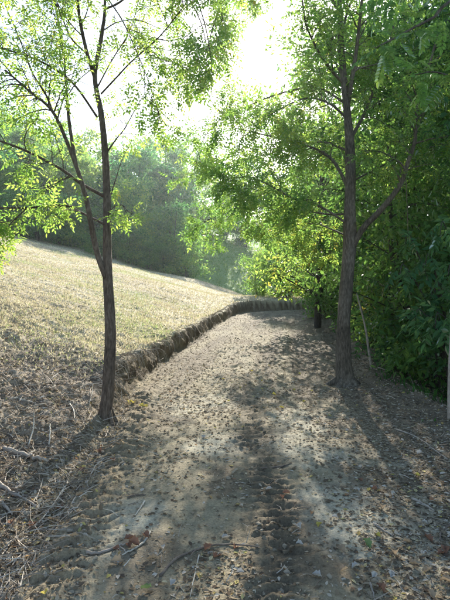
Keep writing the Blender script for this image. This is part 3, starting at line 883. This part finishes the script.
def frond_tree(name, label, base, limbs, meshes, bark, seed, n, group=None, down=0.35, cat="tree", trunk=None, tr=0.06):
    rg = np.random.default_rng(seed)
    g = float(height(np.array([base[0]]), np.array([base[1]]))[0])
    O = np.array([base[0], base[1], g])
    root = empty(name, O)
    if trunk is not None:
        t = Tubes(); t.add(catmull([O + q for q in trunk], 24), np.linspace(tr, tr * 0.4, 24), 10, 0.08, seed)
        obj("trunk", t.mesh("trunk", bark, O), root)
    for P, r in limbs:
        P = catmull(P, 16)
        t = Tubes(); t.add(P, np.linspace(r, 0.004, 16), 7, 0.05, seed)
        obj("limb", t.mesh("limb", bark, O), root)
        for i in range(n):
            u = 0.3 + 0.7 * (i + rg.random()) / n
            k = min(int(u * 15), 14)
            T = nrm(P[k + 1] - P[k])
            d = nrm(T * 0.5 + perp(T, rg) * 0.85 + np.array([0, 0, -down]))
            nn = nrm(np.array([0, 0, 1.0]) + 0.4 * rg.standard_normal(3))
            put_frond(meshes[rg.integers(len(meshes))], root, O, P[k], d, nn, 0.75 + 0.5 * rg.random())
    return tag(root, label, cat, group)


FR_LOC = [frond_mesh("compound_leaf", M_LEAF_R, 8, 0.30, 0.055, 0.5, s, 0.15) for s in (1, 2, 3)]
FR_ELD = [frond_mesh("compound_leaf", M_LEAF_E, 3, 0.24, 0.10, 0.42, s, 0.25) for s in (4, 5, 6)]
frond_tree("locust_tree", "locust tree at the right edge reaching feathery leaves overhead", (3.35, 4.6),
           [([np.array([3.3, 4.6, 2.6]), PX(470, 10, 4.5), PX(430, 20, 4.3), PX(395, 38, 4.1), PX(375, 48, 4.0)], 0.02),
            ([np.array([3.32, 4.6, 3.0]), PX(480, -30, 4.5), PX(440, -18, 4.4), PX(400, -8, 4.4), PX(365, -5, 4.4)], 0.02),
            ([np.array([3.3, 4.6, 2.2]), PX(490, 90, 4.6), PX(460, 80, 4.5), PX(435, 72, 4.45), PX(415, 75, 4.4)], 0.016)],
           FR_LOC, M_BARK_R, 41, 22, trunk=[np.array(q) for q in ((0, 0, -.2), (0, 0, 0), (-.05, .02, 1.6), (-.02, 0, 3.2), (.05, .1, 5.0))], tr=0.075)
for i, (bx, by, lab, ends) in enumerate([
        (3.0, 6.6, "elder shrub with bluish green leaves right of the thick trunk", [(405, 245), (425, 265), (400, 275), (430, 300), (415, 320)]),
        (3.1, 5.9, "elder shrub with drooping leaves at the right picture edge", [(440, 235), (448, 275), (435, 325), (455, 310)])]):
    g = float(height(np.array([bx]), np.array([by]))[0])
    lm = []
    for (ex, ey) in ends:
        e = PX(ex, ey, by - 0.5 + 0.3 * rng.random())
        b = np.array([bx, by, g - 0.05])
        m = (b + e) / 2 + np.array([0.12, 0.1, 0.35])
        lm.append(([b, b * 0.7 + m * 0.3 + np.array([0, 0, .15]), m, e + np.array([.1, .1, .12]), e], 0.014))
    frond_tree("elder_shrub", lab, (bx, by), lm, FR_ELD, M_BARK_W, 50 + i, 16, "elder shrubs at the wood edge", 0.45, "shrub")

# leaning dead pole, thin pale sapling
def pole(name, label, cat, pts, r, mat, group=None):
    P = catmull(pts, 14)
    O = P[0].copy()
    t = Tubes(); t.add(P, np.linspace(r[0], r[1], 14), 8, 0.08, 5)
    o = obj(name, t.mesh(name, mat, O)); o.location = O
    return tag(o, label, cat, group)


def on_ground(x, y, dz=0.0):
    return np.array([x, y, float(height(np.array([x]), np.array([y]))[0]) + dz])


b = on_ground(2.28, 7.75, -0.06)
pole("dead_pole", "thin pale dead pole leaning among the shrubs behind thick trunk", "pole", [b, (b + PX(365, 328, 7.8)) / 2 + (0, 0, 0.02), PX(365, 326, 7.8), PX(357, 294, 7.9)], (0.022, 0.012), M_STICK)
b = on_ground(2.36, 5.25, -0.08)
pole("sapling_stem", "slim pale grey sapling stem at the right picture edge", "sapling", [b, b + (0.0, 0, 0.5), b + (0.03, 0.02, 1.0), b + (0.10, 0.05, 1.9)], (0.028, 0.012), M_STICK)
pole("hanging_vine", "thin pale vine hanging below the forked limb", "vine", [PX(406, 180, 6.6), PX(407, 205, 6.6), PX(408, 230, 6.62), PX(409, 252, 6.65)], (0.005, 0.003), M_STICK_D)


# ------------------------------------------------------------------ ground cover
def scatter(n, y0, y1, rg, umax=0.5, power=1.0):
    """points spread over the ground in front, denser towards the camera"""
    q = rg.random(n)
    y = 1 / (1 / y0 + (1 / y1 - 1 / y0) * q) if power == 2 else y0 * (y1 / y0) ** q
    x = rg.uniform(-umax, umax, n) * y
    return x, y


def slope_normal(x, y, e=0.02):
    hx = (height(x + e, y) - height(x - e, y)) / (2 * e)
    hy = (height(x, y + e) - height(x, y - e)) / (2 * e)
    return nrm(np.stack([-hx, -hy, np.ones_like(x)], -1))


rg = np.random.default_rng(99)
x, y = scatter(230000, 1.7, 24, rg, 0.62)
s0, s, n1, rut, berm = masks(x, y)
left = (s0 < 0.0) & (y < 9)
dens = np.where(left, 0.95 * (1 - sstep(5.5, 9, y)), 0)
dens = np.where((s0 >= 0) & (s0 < 2.2), 0.07 + 0.25 * sstep(0.0, 0.6, fbm(x * 1.9, y * 1.9, 3, 95)) + 0.55 * sstep(3.6, 6.5, y), dens)
dens = np.where((s0 >= 0) & (s0 < 0.35) & (y < 7), 0.18, dens)
dens = np.where(s0 >= 1.7, np.maximum(dens, 0.85 * sstep(1.4, 2.8, s0 + 0.6 * n1)), dens)
dens = dens * (1 - 0.6 * rut)
keep = rg.random(len(x)) < dens
x, y = x[keep], y[keep]
z = height(x, y)
N = nrm(slope_normal(x, y) + 0.17 * rg.standard_normal((len(x), 3)))
T = rg.standard_normal((len(x), 3))
sz = (0.010 + 0.034 * rg.random(len(x)) ** 2.5) * (1 + 0.025 * y)
lit = Leaves()
lit.add(np.stack([x, y, z + 0.004], -1), T - (T * N).sum(1, keepdims=True) * N, N, sz, 0.35 + 0.4 * rg.random(len(x)), rg.random(len(x)) ** 1.25)
o = obj("leaf_litter", lit.mesh("leaf_litter", M_LITTER, fold=0.14))
tag(o, "brown and grey fallen leaves carpeting the soil", "leaf litter", kind="stuff")
print("litter", len(x))

# straw and dead stalks
x, y = scatter(42000, 1.7, 22, rg, 0.62)
s0, s, n1, rut, berm = masks(x, y)
dens = np.where((s0 < 0.05) & (y < 12), 0.62 * (1 - sstep(7, 12, y)), 0.03) + np.where(s0 > 2.2, 0.22 * sstep(2.2, 3.4, s0), 0)
keep = rg.random(len(x)) < dens
x, y = x[keep], y[keep]
n = len(x)
a = rg.random(n) * 6.283
L = 0.04 + 0.20 * rg.random(n) ** 2.5
L = L * (1 + 0.02 * y) * np.where(edge_dist(x, y) > 0.1, 0.45, 1.0)
tilt = np.abs(rg.standard_normal(n)) * 0.22
up = (rg.random(n) < 0.05) & (x < 0)
tilt = np.where(up, 0.6 + 0.7 * rg.random(n), tilt)
D = np.stack([np.cos(a) * np.cos(tilt), np.sin(a) * np.cos(tilt), np.sin(tilt)], -1)
P0 = np.stack([x, y, height(x, y) + 0.006], -1)
P1 = P0 + D * L[:, None]
P1[:, 2] = np.maximum(P1[:, 2], height(P1[:, 0], P1[:, 1]) + 0.006)
r = (0.0014 + 0.002 * rg.random(n)) * (1 + 0.06 * y)
A = nrm(np.cross(D, [0, 0, 1.0])); B = np.cross(A, D)
V = []
PM = (P0 + P1) / 2 + rg.standard_normal((n, 3)) * (L * 0.07)[:, None] * np.array([1, 1, 0.5]) + np.array([0, 0, 0.004])
for P, f in ((P0, 1.0), (PM, 0.8), (P1, 0.5)):
    for th in (0, 2.094, 4.189):
        V.append(P + (A * math.cos(th) + B * math.sin(th)) * (r * f)[:, None])
V = np.stack(V, 1)
tf = np.array([(0, 1, 4, 3), (1, 2, 5, 4), (2, 0, 3, 5)])
tf = np.vstack([tf, tf + 3])
F = (np.arange(n)[:, None, None] * 9 + tf[None]).reshape(-1, 4)
o = obj("dead_stalks", mesh_np("dead_stalks", V.reshape(-1, 3), [F], M_STRAW, {"rnd": np.repeat(rg.random(n), 9)}))
tag(o, "pale dry stalks and bits of straw strewn on the ground", "dead stalks", kind="stuff")
print("stalks", n)


# roots and straw hanging over the cut face
tb = Tubes()
rr = np.random.default_rng(5)
for k in range(420):
    yy = 5.6 * (20 / 5.6) ** rr.random()
    xx = np.interp(yy, EDGE[:14, 1], EDGE[:14, 0]) - bank_w(yy) * (0.7 + 0.7 * rr.random())
    p = on_ground(xx, yy, 0.0)
    L = 0.06 + 0.16 * rr.random()
    e = p + np.array([0.5 * bank_w(yy) + 0.10 * rr.random(), rr.normal() * 0.07, -L])
    e[2] = max(e[2], float(height(np.array([e[0]]), np.array([e[1]]))[0]) + 0.01)
    m = (p + e) / 2 + np.array([0.05, 0, 0.05])
    tb.add(catmull([p - (0.05, 0, 0.0), p + (0.02, 0, 0.02), m, e], 6), np.linspace(0.0022, 0.001, 6) * (1 + 0.07 * yy), 3, cap=False)
V = np.concatenate(tb.V)
o = obj("hanging_roots", mesh_np("hanging_roots", V, [np.concatenate(tb.F4)], M_STRAW, {"rnd": np.repeat(rr.random(len(V) // 18), 18)}))
tag(o, "thin roots and dry straw hanging over the cut bank", "roots", kind="stuff")


# grass of the field
def blades(n_try, y0, y1, umax, dens_fn, rnd_fn, h0, h1, rg, w=0.006):
    x, y = scatter(n_try, y0, y1, rg, umax)
    keep = rg.random(len(x)) < dens_fn(x, y)
    x, y = x[keep], y[keep]
    n = len(x)
    z = height(x, y) - 0.005
    H = (h0 + (h1 - h0) * rg.random(n) ** 1.6) * (1 + 0.012 * y)
    a = rg.random(n) * 6.283
    le = (0.25 + 0.75 * rg.random(n)) * H
    W = w * (0.6 + 0.8 * rg.random(n)) * (1 + 0.075 * y)
    b = rg.random(n) * 6.283
    side = np.stack([np.cos(b), np.sin(b), np.zeros(n)], -1) * W[:, None]
    lean = np.stack([np.cos(a), np.sin(a), np.zeros(n)], -1) * le[:, None]
    P = np.stack([x, y, z], -1)
    up = np.array([0, 0, 1.0]) * H[:, None]
    V = np.stack([P - side, P + side, P + lean * 0.35 + up * 0.6 + side * 0.7, P + lean * 0.35 + up * 0.6 - side * 0.7, P + lean + up * 0.85], 1)
    F4 = np.arange(n)[:, None] * 5 + np.array([0, 1, 2, 3])
    F3 = np.arange(n)[:, None] * 5 + np.array([3, 2, 4])
    return V.reshape(-1, 3), F4, F3, np.repeat(rnd_fn(x, y, n), 5)


def f_dens(x, y):
    s0 = edge_dist(x, y)
    return np.where(s0 < -0.03 - bank_w(y), 0.95 * sstep(6.0, 9.5, y - 0.25 * x), 0) * (1 - sstep(40, 43, y))


def f_rnd(x, y, n):
    g = sstep(0.05, 0.6, fbm(x * .45 + 7, y * .3, 4, 85))
    is_g = rg.random(n) < 0.04 + 0.42 * g
    return np.where(is_g, 0.76 + 0.24 * rg.random(n), 0.72 * rg.random(n))


V, F4, F3, R = blades(260000, 5.5, 43, 0.62, f_dens, f_rnd, 0.015, 0.065, rg, 0.0042)
o = obj("field_grass", mesh_np("field_grass", V, [F4, F3], M_GRASS, {"rnd": R}))
tag(o, "short dry straw coloured grass with green patches covering the field", "grass", kind="stuff")
print("blades", len(F4))


def t_dens(x, y):
    return f_dens(x, y) * sstep(0.32, 0.55, fbm(x * 1.1, y * 0.8, 3, 93))


V, F4, F3, R = blades(60000, 6.5, 40, 0.6, t_dens, lambda x, y, n: 0.15 + 0.75 * rg.random(n), 0.05, 0.13, rg, 0.003)
o = obj("grass_tufts", mesh_np("grass_tufts", V, [F4, F3], M_GRASS, {"rnd": R}))
tag(o, "taller tufts of dry grass scattered over the field", "grass", kind="stuff")


def u_dens(x, y):
    s0 = edge_dist(x, y)
    return sstep(3.2, 3.9, s0 + 0.5 * fbm(x * 1.2, y * 1.2, 2, 91)) * (1 - sstep(6.5, 8, s0)) * sstep(4.6, 5.6, y)


V, F4, F3, R = blades(20000, 4.4, 26, 0.65, u_dens, lambda x, y, n: 0.6 * rg.random(n), 0.03, 0.15, rg, 0.007)
o = obj("undergrowth", mesh_np("undergrowth", V, [F4, F3], M_GREEN, {"rnd": R}))
tag(o, "low green weeds and grass at the foot of the shrubs", "undergrowth", kind="stuff")
V, F4, F3, R = blades(26000, 42, 74, 0.3, lambda x, y: (np.abs(px_of(x, y) - 236) < 46) * 1.0, lambda x, y, n: 0.3 + 0.7 * rg.random(n), 0.05, 0.12, rg, 0.010)
o = obj("hillside_grass", mesh_np("hillside_grass", V, [F4, F3], M_PASTURE, {"rnd": R}))
tag(o, "hazy green grass on the clearing between the far woods", "grass", kind="stuff")
# grass fringe where the field meets the far bank
V, F4, F3, R = blades(9000, 8, 24, 0.35, lambda x, y: np.exp(-((edge_dist(x, y) + 0.42) / 0.10) ** 2) * 0.25, lambda x, y, n: 0.3 + 0.6 * rg.random(n), 0.04, 0.13, rg, 0.004)
o = obj("bank_grass", mesh_np("bank_grass", V, [F4, F3], M_GRASS, {"rnd": R}))
tag(o, "taller yellowish grass fringe along the top of the bank", "grass", kind="stuff")

# clods of earth thrown up by the wheels
t_ = (1 + 5 ** 0.5) / 2
ICO = nrm(np.array([(-1, t_, 0), (1, t_, 0), (-1, -t_, 0), (1, -t_, 0), (0, -1, t_), (0, 1, t_), (0, -1, -t_), (0, 1, -t_), (t_, 0, -1), (t_, 0, 1), (-t_, 0, -1), (-t_, 0, 1)]))
ICF = np.array([(0, 11, 5), (0, 5, 1), (0, 1, 7), (0, 7, 10), (0, 10, 11), (1, 5, 9), (5, 11, 4), (11, 10, 2), (10, 7, 6), (7, 1, 8),
                (3, 9, 4), (3, 4, 2), (3, 2, 6), (3, 6, 8), (3, 8, 9), (4, 9, 5), (2, 4, 11), (6, 2, 10), (8, 6, 7), (9, 8, 1)])
x, y = scatter(30000, 1.7, 20, rg, 0.55)
s0, s, n1, rut, berm = masks(x, y)
dens = 0.015 + 0.45 * berm + 0.30 * rut + 0.35 * np.exp(-((s0 - 0.08) / 0.12) ** 2) * sstep(4.5, 6, y)
dens = np.where(s0 < -0.3, 0.015, dens)
keep = rg.random(len(x)) < dens
x, y = x[keep], y[keep]
n = len(x)
r = (0.003 + 0.018 * rg.random(n) ** 5) * (1 + 0.05 * y)
V = ICO[None] * r[:, None, None] * (0.5 + 0.8 * rg.random((n, 12, 1))) * (0.7 + 0.6 * rg.random((n, 1, 3))) * np.array([1, 1, 0.7])
V = V + np.stack([x, y, height(x, y) + r * 0.15], -1)[:, None]
F = (np.arange(n)[:, None, None] * 12 + ICF[None]).reshape(-1, 3)
M_CLOD = ramp_mat("clod_soil", [(0.0, (0.08, 0.062, 0.04)), (0.6, (0.16, 0.13, 0.088)), (1.0, (0.25, 0.21, 0.15))], 0.95)
o = obj("soil_clods", mesh_np("soil_clods", V.reshape(-1, 3), [F], M_CLOD, {"rnd": np.repeat(rg.random(n), 12)}))
tag(o, "crumbled clods of earth along the tyre marks", "soil clods", kind="stuff")
print("clods", n)

# ------------------------------------------------------------------ sticks and single leaves on the ground
def ground_px(x, y):
    """where the view ray of a pixel meets the ground"""
    d = np.linspace(1.5, 30, 3000)
    X = (x - 225) / FPX * d
    Z = EYE + (HOR - y) / FPX * d
    h = height(X, d)
    k = int(np.argmax(Z <= h))
    return np.array([X[k], d[k], h[k]])


def stick(label, pix, r, mat, fork=None, lift=0.0, group="sticks lying about the track"):
    pts = []
    for i, p in enumerate(pix):
        g = ground_px(p[0], p[1])
        pts.append(g + (0, 0, r * 0.7 + lift * i / max(len(pix) - 1, 1)))
    P = catmull(pts, 16)
    P[1:-1] += np.random.default_rng(int(pix[0][0] * 7 + pix[0][1])).standard_normal((14, 3)) * r * 0.25
    O = P[0].copy()
    t = Tubes(); t.add(P, np.linspace(r, r * 0.45, 16), 8, 0.15, int(pix[0][0]))
    if fork:
        k, fx, fy = fork
        e = ground_px(fx, fy) + (0, 0, r)
        t.add(catmull([P[k], (P[k] + e) / 2 + (0, 0, r), e], 8), np.linspace(r * 0.6, r * 0.25, 8), 6)
    o = obj("fallen_stick", t.mesh("fallen_stick", mat, O)); o.location = O
    return tag(o, label, "stick", group)


stick("grey forked branch at the left picture edge", [(-8, 478), (10, 494), (28, 503), (36, 508)], 0.016, M_STICK, (7, 22, 497))
stick("short grey branch end below the forked one at left edge", [(-6, 497), (4, 507), (12, 516)], 0.014, M_STICK)
stick("long straight pale stick leaning down the litter edge", [(68, 482), (55, 503), (42, 520), (34, 528)], 0.007, M_STICK_P)
stick("dark half buried log left of the slender tree's shadow", [(4, 451), (20, 455), (38, 461), (48, 463)], 0.022, M_STICK)
stick("pale bent stalk standing beside the half buried log", [(28, 447), (33, 437), (34, 424)], 0.006, M_STICK_P, None, 0.10)
stick("short pale upright stub near the half buried log", [(49, 446), (50, 440), (50, 434)], 0.008, M_STICK_P, None, 0.08)
stick("thin pale stick high in the litter left of slender tree", [(20, 400), (32, 404), (45, 409)], 0.010, M_STICK_P)
stick("pair of thin grey twigs left of the slender tree's base", [(70, 405), (74, 416), (75, 428)], 0.006, M_STICK_P, (6, 80, 418), 0.08)
stick("thin upright twig close beside the slender trunk", [(89, 405), (92, 398), (93, 392)], 0.005, M_STICK_P, None, 0.08)
stick("short straight stick in the middle of the pale soil", [(145, 502), (139, 511), (133, 520)], 0.006, M_STICK_P)
stick("curved grey stick beside the small leaf pile", [(86, 554), (100, 554), (116, 548), (128, 545)], 0.010, M_STICK)
stick("pale curved twig on the small leaf pile", [(150, 533), (144, 543), (132, 552), (122, 556)], 0.007, M_STICK_P)
stick("brown branch lying across the track in the foreground", [(160, 577), (176, 560), (200, 550), (225, 546), (258, 549)], 0.008, M_STICK_D, (7, 188, 562))
stick("upright thin twig at the bottom of the foreground branch", [(199, 556), (195, 575), (190, 598)], 0.004, M_STICK_P)
stick("grey stick in the litter at the right edge", [(412, 500), (425, 506), (434, 512)], 0.010, M_STICK)
stick("curved brown stick at the right edge beside sunlit litter", [(452, 526), (443, 532), (440, 541)], 0.010, M_STICK_D)
stick("slanting grey stick lying right of the track", [(374, 525), (384, 532), (393, 537)], 0.008, M_STICK)
stick("long thin grey stick in shade below the elder shrubs", [(396, 430), (415, 437), (432, 449), (447, 460)], 0.009, M_STICK)
stick("twig at the bottom right among brown leaves", [(370, 584), (373, 594), (375, 604)], 0.006, M_STICK)
stick("pale twig behind the thick trunk's foot", [(378, 368), (392, 372), (405, 374)], 0.010, M_STICK)
stick("thin stem slanting across the weeds right of thick trunk", [(406, 365), (411, 380), (416, 396)], 0.006, M_STICK, None, 0.05)
stick("dark root like stick beside the churned strip", [(262, 470), (280, 468), (292, 464)], 0.008, M_STICK_D)
stick("small dark stick across the pale soil patch", [(128, 499), (136, 496), (146, 496)], 0.007, M_STICK_D)


def single_leaf_mesh(mat, seed):
    lv = Leaves()
    n = 5
    r = np.random.default_rng(seed)
    nx, ny = 5, 7
    V, F = [], []
    for j in range(ny):
        v = j / (ny - 1)
        w = (0.34 + 0.08 * r.random()) * math.sin(math.pi * min(v * 0.93 + 0.05, 1)) ** 0.8 * (0.78 if j % 2 else 1.08)
        for i in range(nx):
            u = i / (nx - 1) * 2 - 1
            V.append((u * w, v, (0.7 + 0.5 * seed / 3) * abs(u) ** 1.6 * w + 0.35 * (v - 0.4) ** 2 * (1 if seed != 2 else -0.6) + 0.05 * r.standard_normal()))
    for j in range(ny - 1):
        for i in range(nx - 1):
            a = j * nx + i
            F.append((a, a + 1, a + nx + 1, a + nx))
    return mesh_np("fallen_leaf", np.array(V), [np.array(F)], mat, {"rnd": np.full(len(V), 0.5)}, True)


def flat_leaf_mat(name, c):
    return ramp_mat(name, [(0.0, tuple(q * 0.8 for q in c)), (1.0, tuple(min(q * 1.2, 1) for q in c))], trans=0.2)


LM = {"pale grey": (0.38, 0.355, 0.31), "yellow": (0.44, 0.36, 0.09), "tan": (0.31, 0.235, 0.155), "green": (0.16, 0.22, 0.09), "red brown": (0.21, 0.115, 0.075)}
LM = {k: [single_leaf_mesh(flat_leaf_mat("leaf_" + k.replace(" ", "_"), c), q) for q in (1, 2, 3)] for k, c in LM.items()}


def ground_leaf(pxy, colour, label, group, size):
    p = ground_px(*pxy)
    if label is None:
        qx, qy = pxy
        spot = ("in the litter at the bottom right corner" if qx > 375 and qy > 530 else "in the shaded litter along the right edge" if qx > 335
                else "in the litter left of the track" if qx < 105 and qy < 535 else "on the small pile by the curved grey stick" if qx < 160 and qy > 525
                else "at the slender tree's foot" if qx < 125 else "beside the branch lying across the track" if 190 < qx < 260 and qy > 535 else "on the churned middle of the track")
        label = "%s dry leaf %s" % (colour, spot)
    o = obj("fallen_leaf", LM[colour][rng.integers(3)])
    o.location = p + (0, 0, 0.012)
    o.rotation_euler = (rng.uniform(-.35, .35), rng.uniform(-.35, .35), rng.random() * 6.28)
    o.scale = (size,) * 3
    tag(o, label, "leaf", group)


for q in [(222, 541), (297, 527), (332, 519), (303, 548), (376, 576), (400, 588), (352, 571), (428, 527), (417, 456), (176, 583), (163, 552), (392, 574), (244, 575), (312, 577), (349, 431), (359, 493), (266, 492), (204, 437)]:
    ground_leaf(q, "pale grey", None, "pale grey leaves in the foreground", rng.uniform(0.035, 0.06))
for q in [(140, 406), (133, 405), (144, 408), (129, 402)]:
    ground_leaf(q, "yellow", "bright yellow leaf at the bank's foot beside the slender tree", "yellow leaves at the bank foot", rng.uniform(0.07, 0.09))
for q in [(321, 525), (376, 536), (230, 402), (262, 382), (276, 396), (293, 390), (251, 372), (303, 403), (241, 388), (284, 409), (313, 392), (269, 366), (222, 380), (298, 374), (45, 597), (420, 478)]:
    ground_leaf(q, "yellow", "small yellow leaf lying on the brown track", "yellow leaves on the track", rng.uniform(0.035, 0.06))
for q in [(370, 551), (141, 592)]:
    ground_leaf(q, "green", "fresh green leaf fallen among the brown ones", "green fallen leaves", 0.065)
for q in [(134, 540), (143, 536), (128, 546), (119, 553), (139, 548), (205, 553), (214, 560), (234, 551), (290, 496), (283, 501), (384, 594), (432, 545), (438, 556), (445, 549), (372, 490), (362, 483), (12, 523), (30, 530), (60, 512), (83, 470), (98, 452), (111, 461)]:
    ground_leaf(q, "red brown", None, "reddish brown fallen leaves", rng.uniform(0.045, 0.07))
for q in [(395, 555), (409, 566), (425, 575), (412, 545), (440, 582), (427, 593), (380, 508), (398, 476), (428, 493), (345, 555), (340, 575), (147, 562), (110, 566), (76, 498), (20, 512), (48, 521), (91, 463), (119, 447), (70, 540)]:
    ground_leaf(q, "tan", None, "tan fallen leaves", rng.uniform(0.045, 0.075))

# ------------------------------------------------------------------ haze
def haze():
    x0, x1, y0, y1, z0, z1 = -1150, 1150, -130, 310, -12, 46
    V = np.array([(x, y, z) for z in (z0, z1) for y in (y0, y1) for x in (x0, x1)], float)
    F = np.array([(0, 2, 3, 1), (4, 5, 7, 6), (0, 1, 5, 4), (2, 6, 7, 3), (0, 4, 6, 2), (1, 3, 7, 5)])
    m, n, l, out = new_mat("haze_air")
    pv = n.new("ShaderNodeVolumePrincipled")
    pv.inputs["Color"].default_value = (0.84, 0.93, 1.0, 1)
    pv.inputs["Density"].default_value = 0.00045
    pv.inputs["Anisotropy"].default_value = 0.72
    l.new(pv.outputs[0], out.inputs["Volume"])
    o = obj("haze", mesh_np("haze", V, [F], m))
    tag(o, "thin bright summer haze hanging in the air", "haze", kind="stuff")


haze()
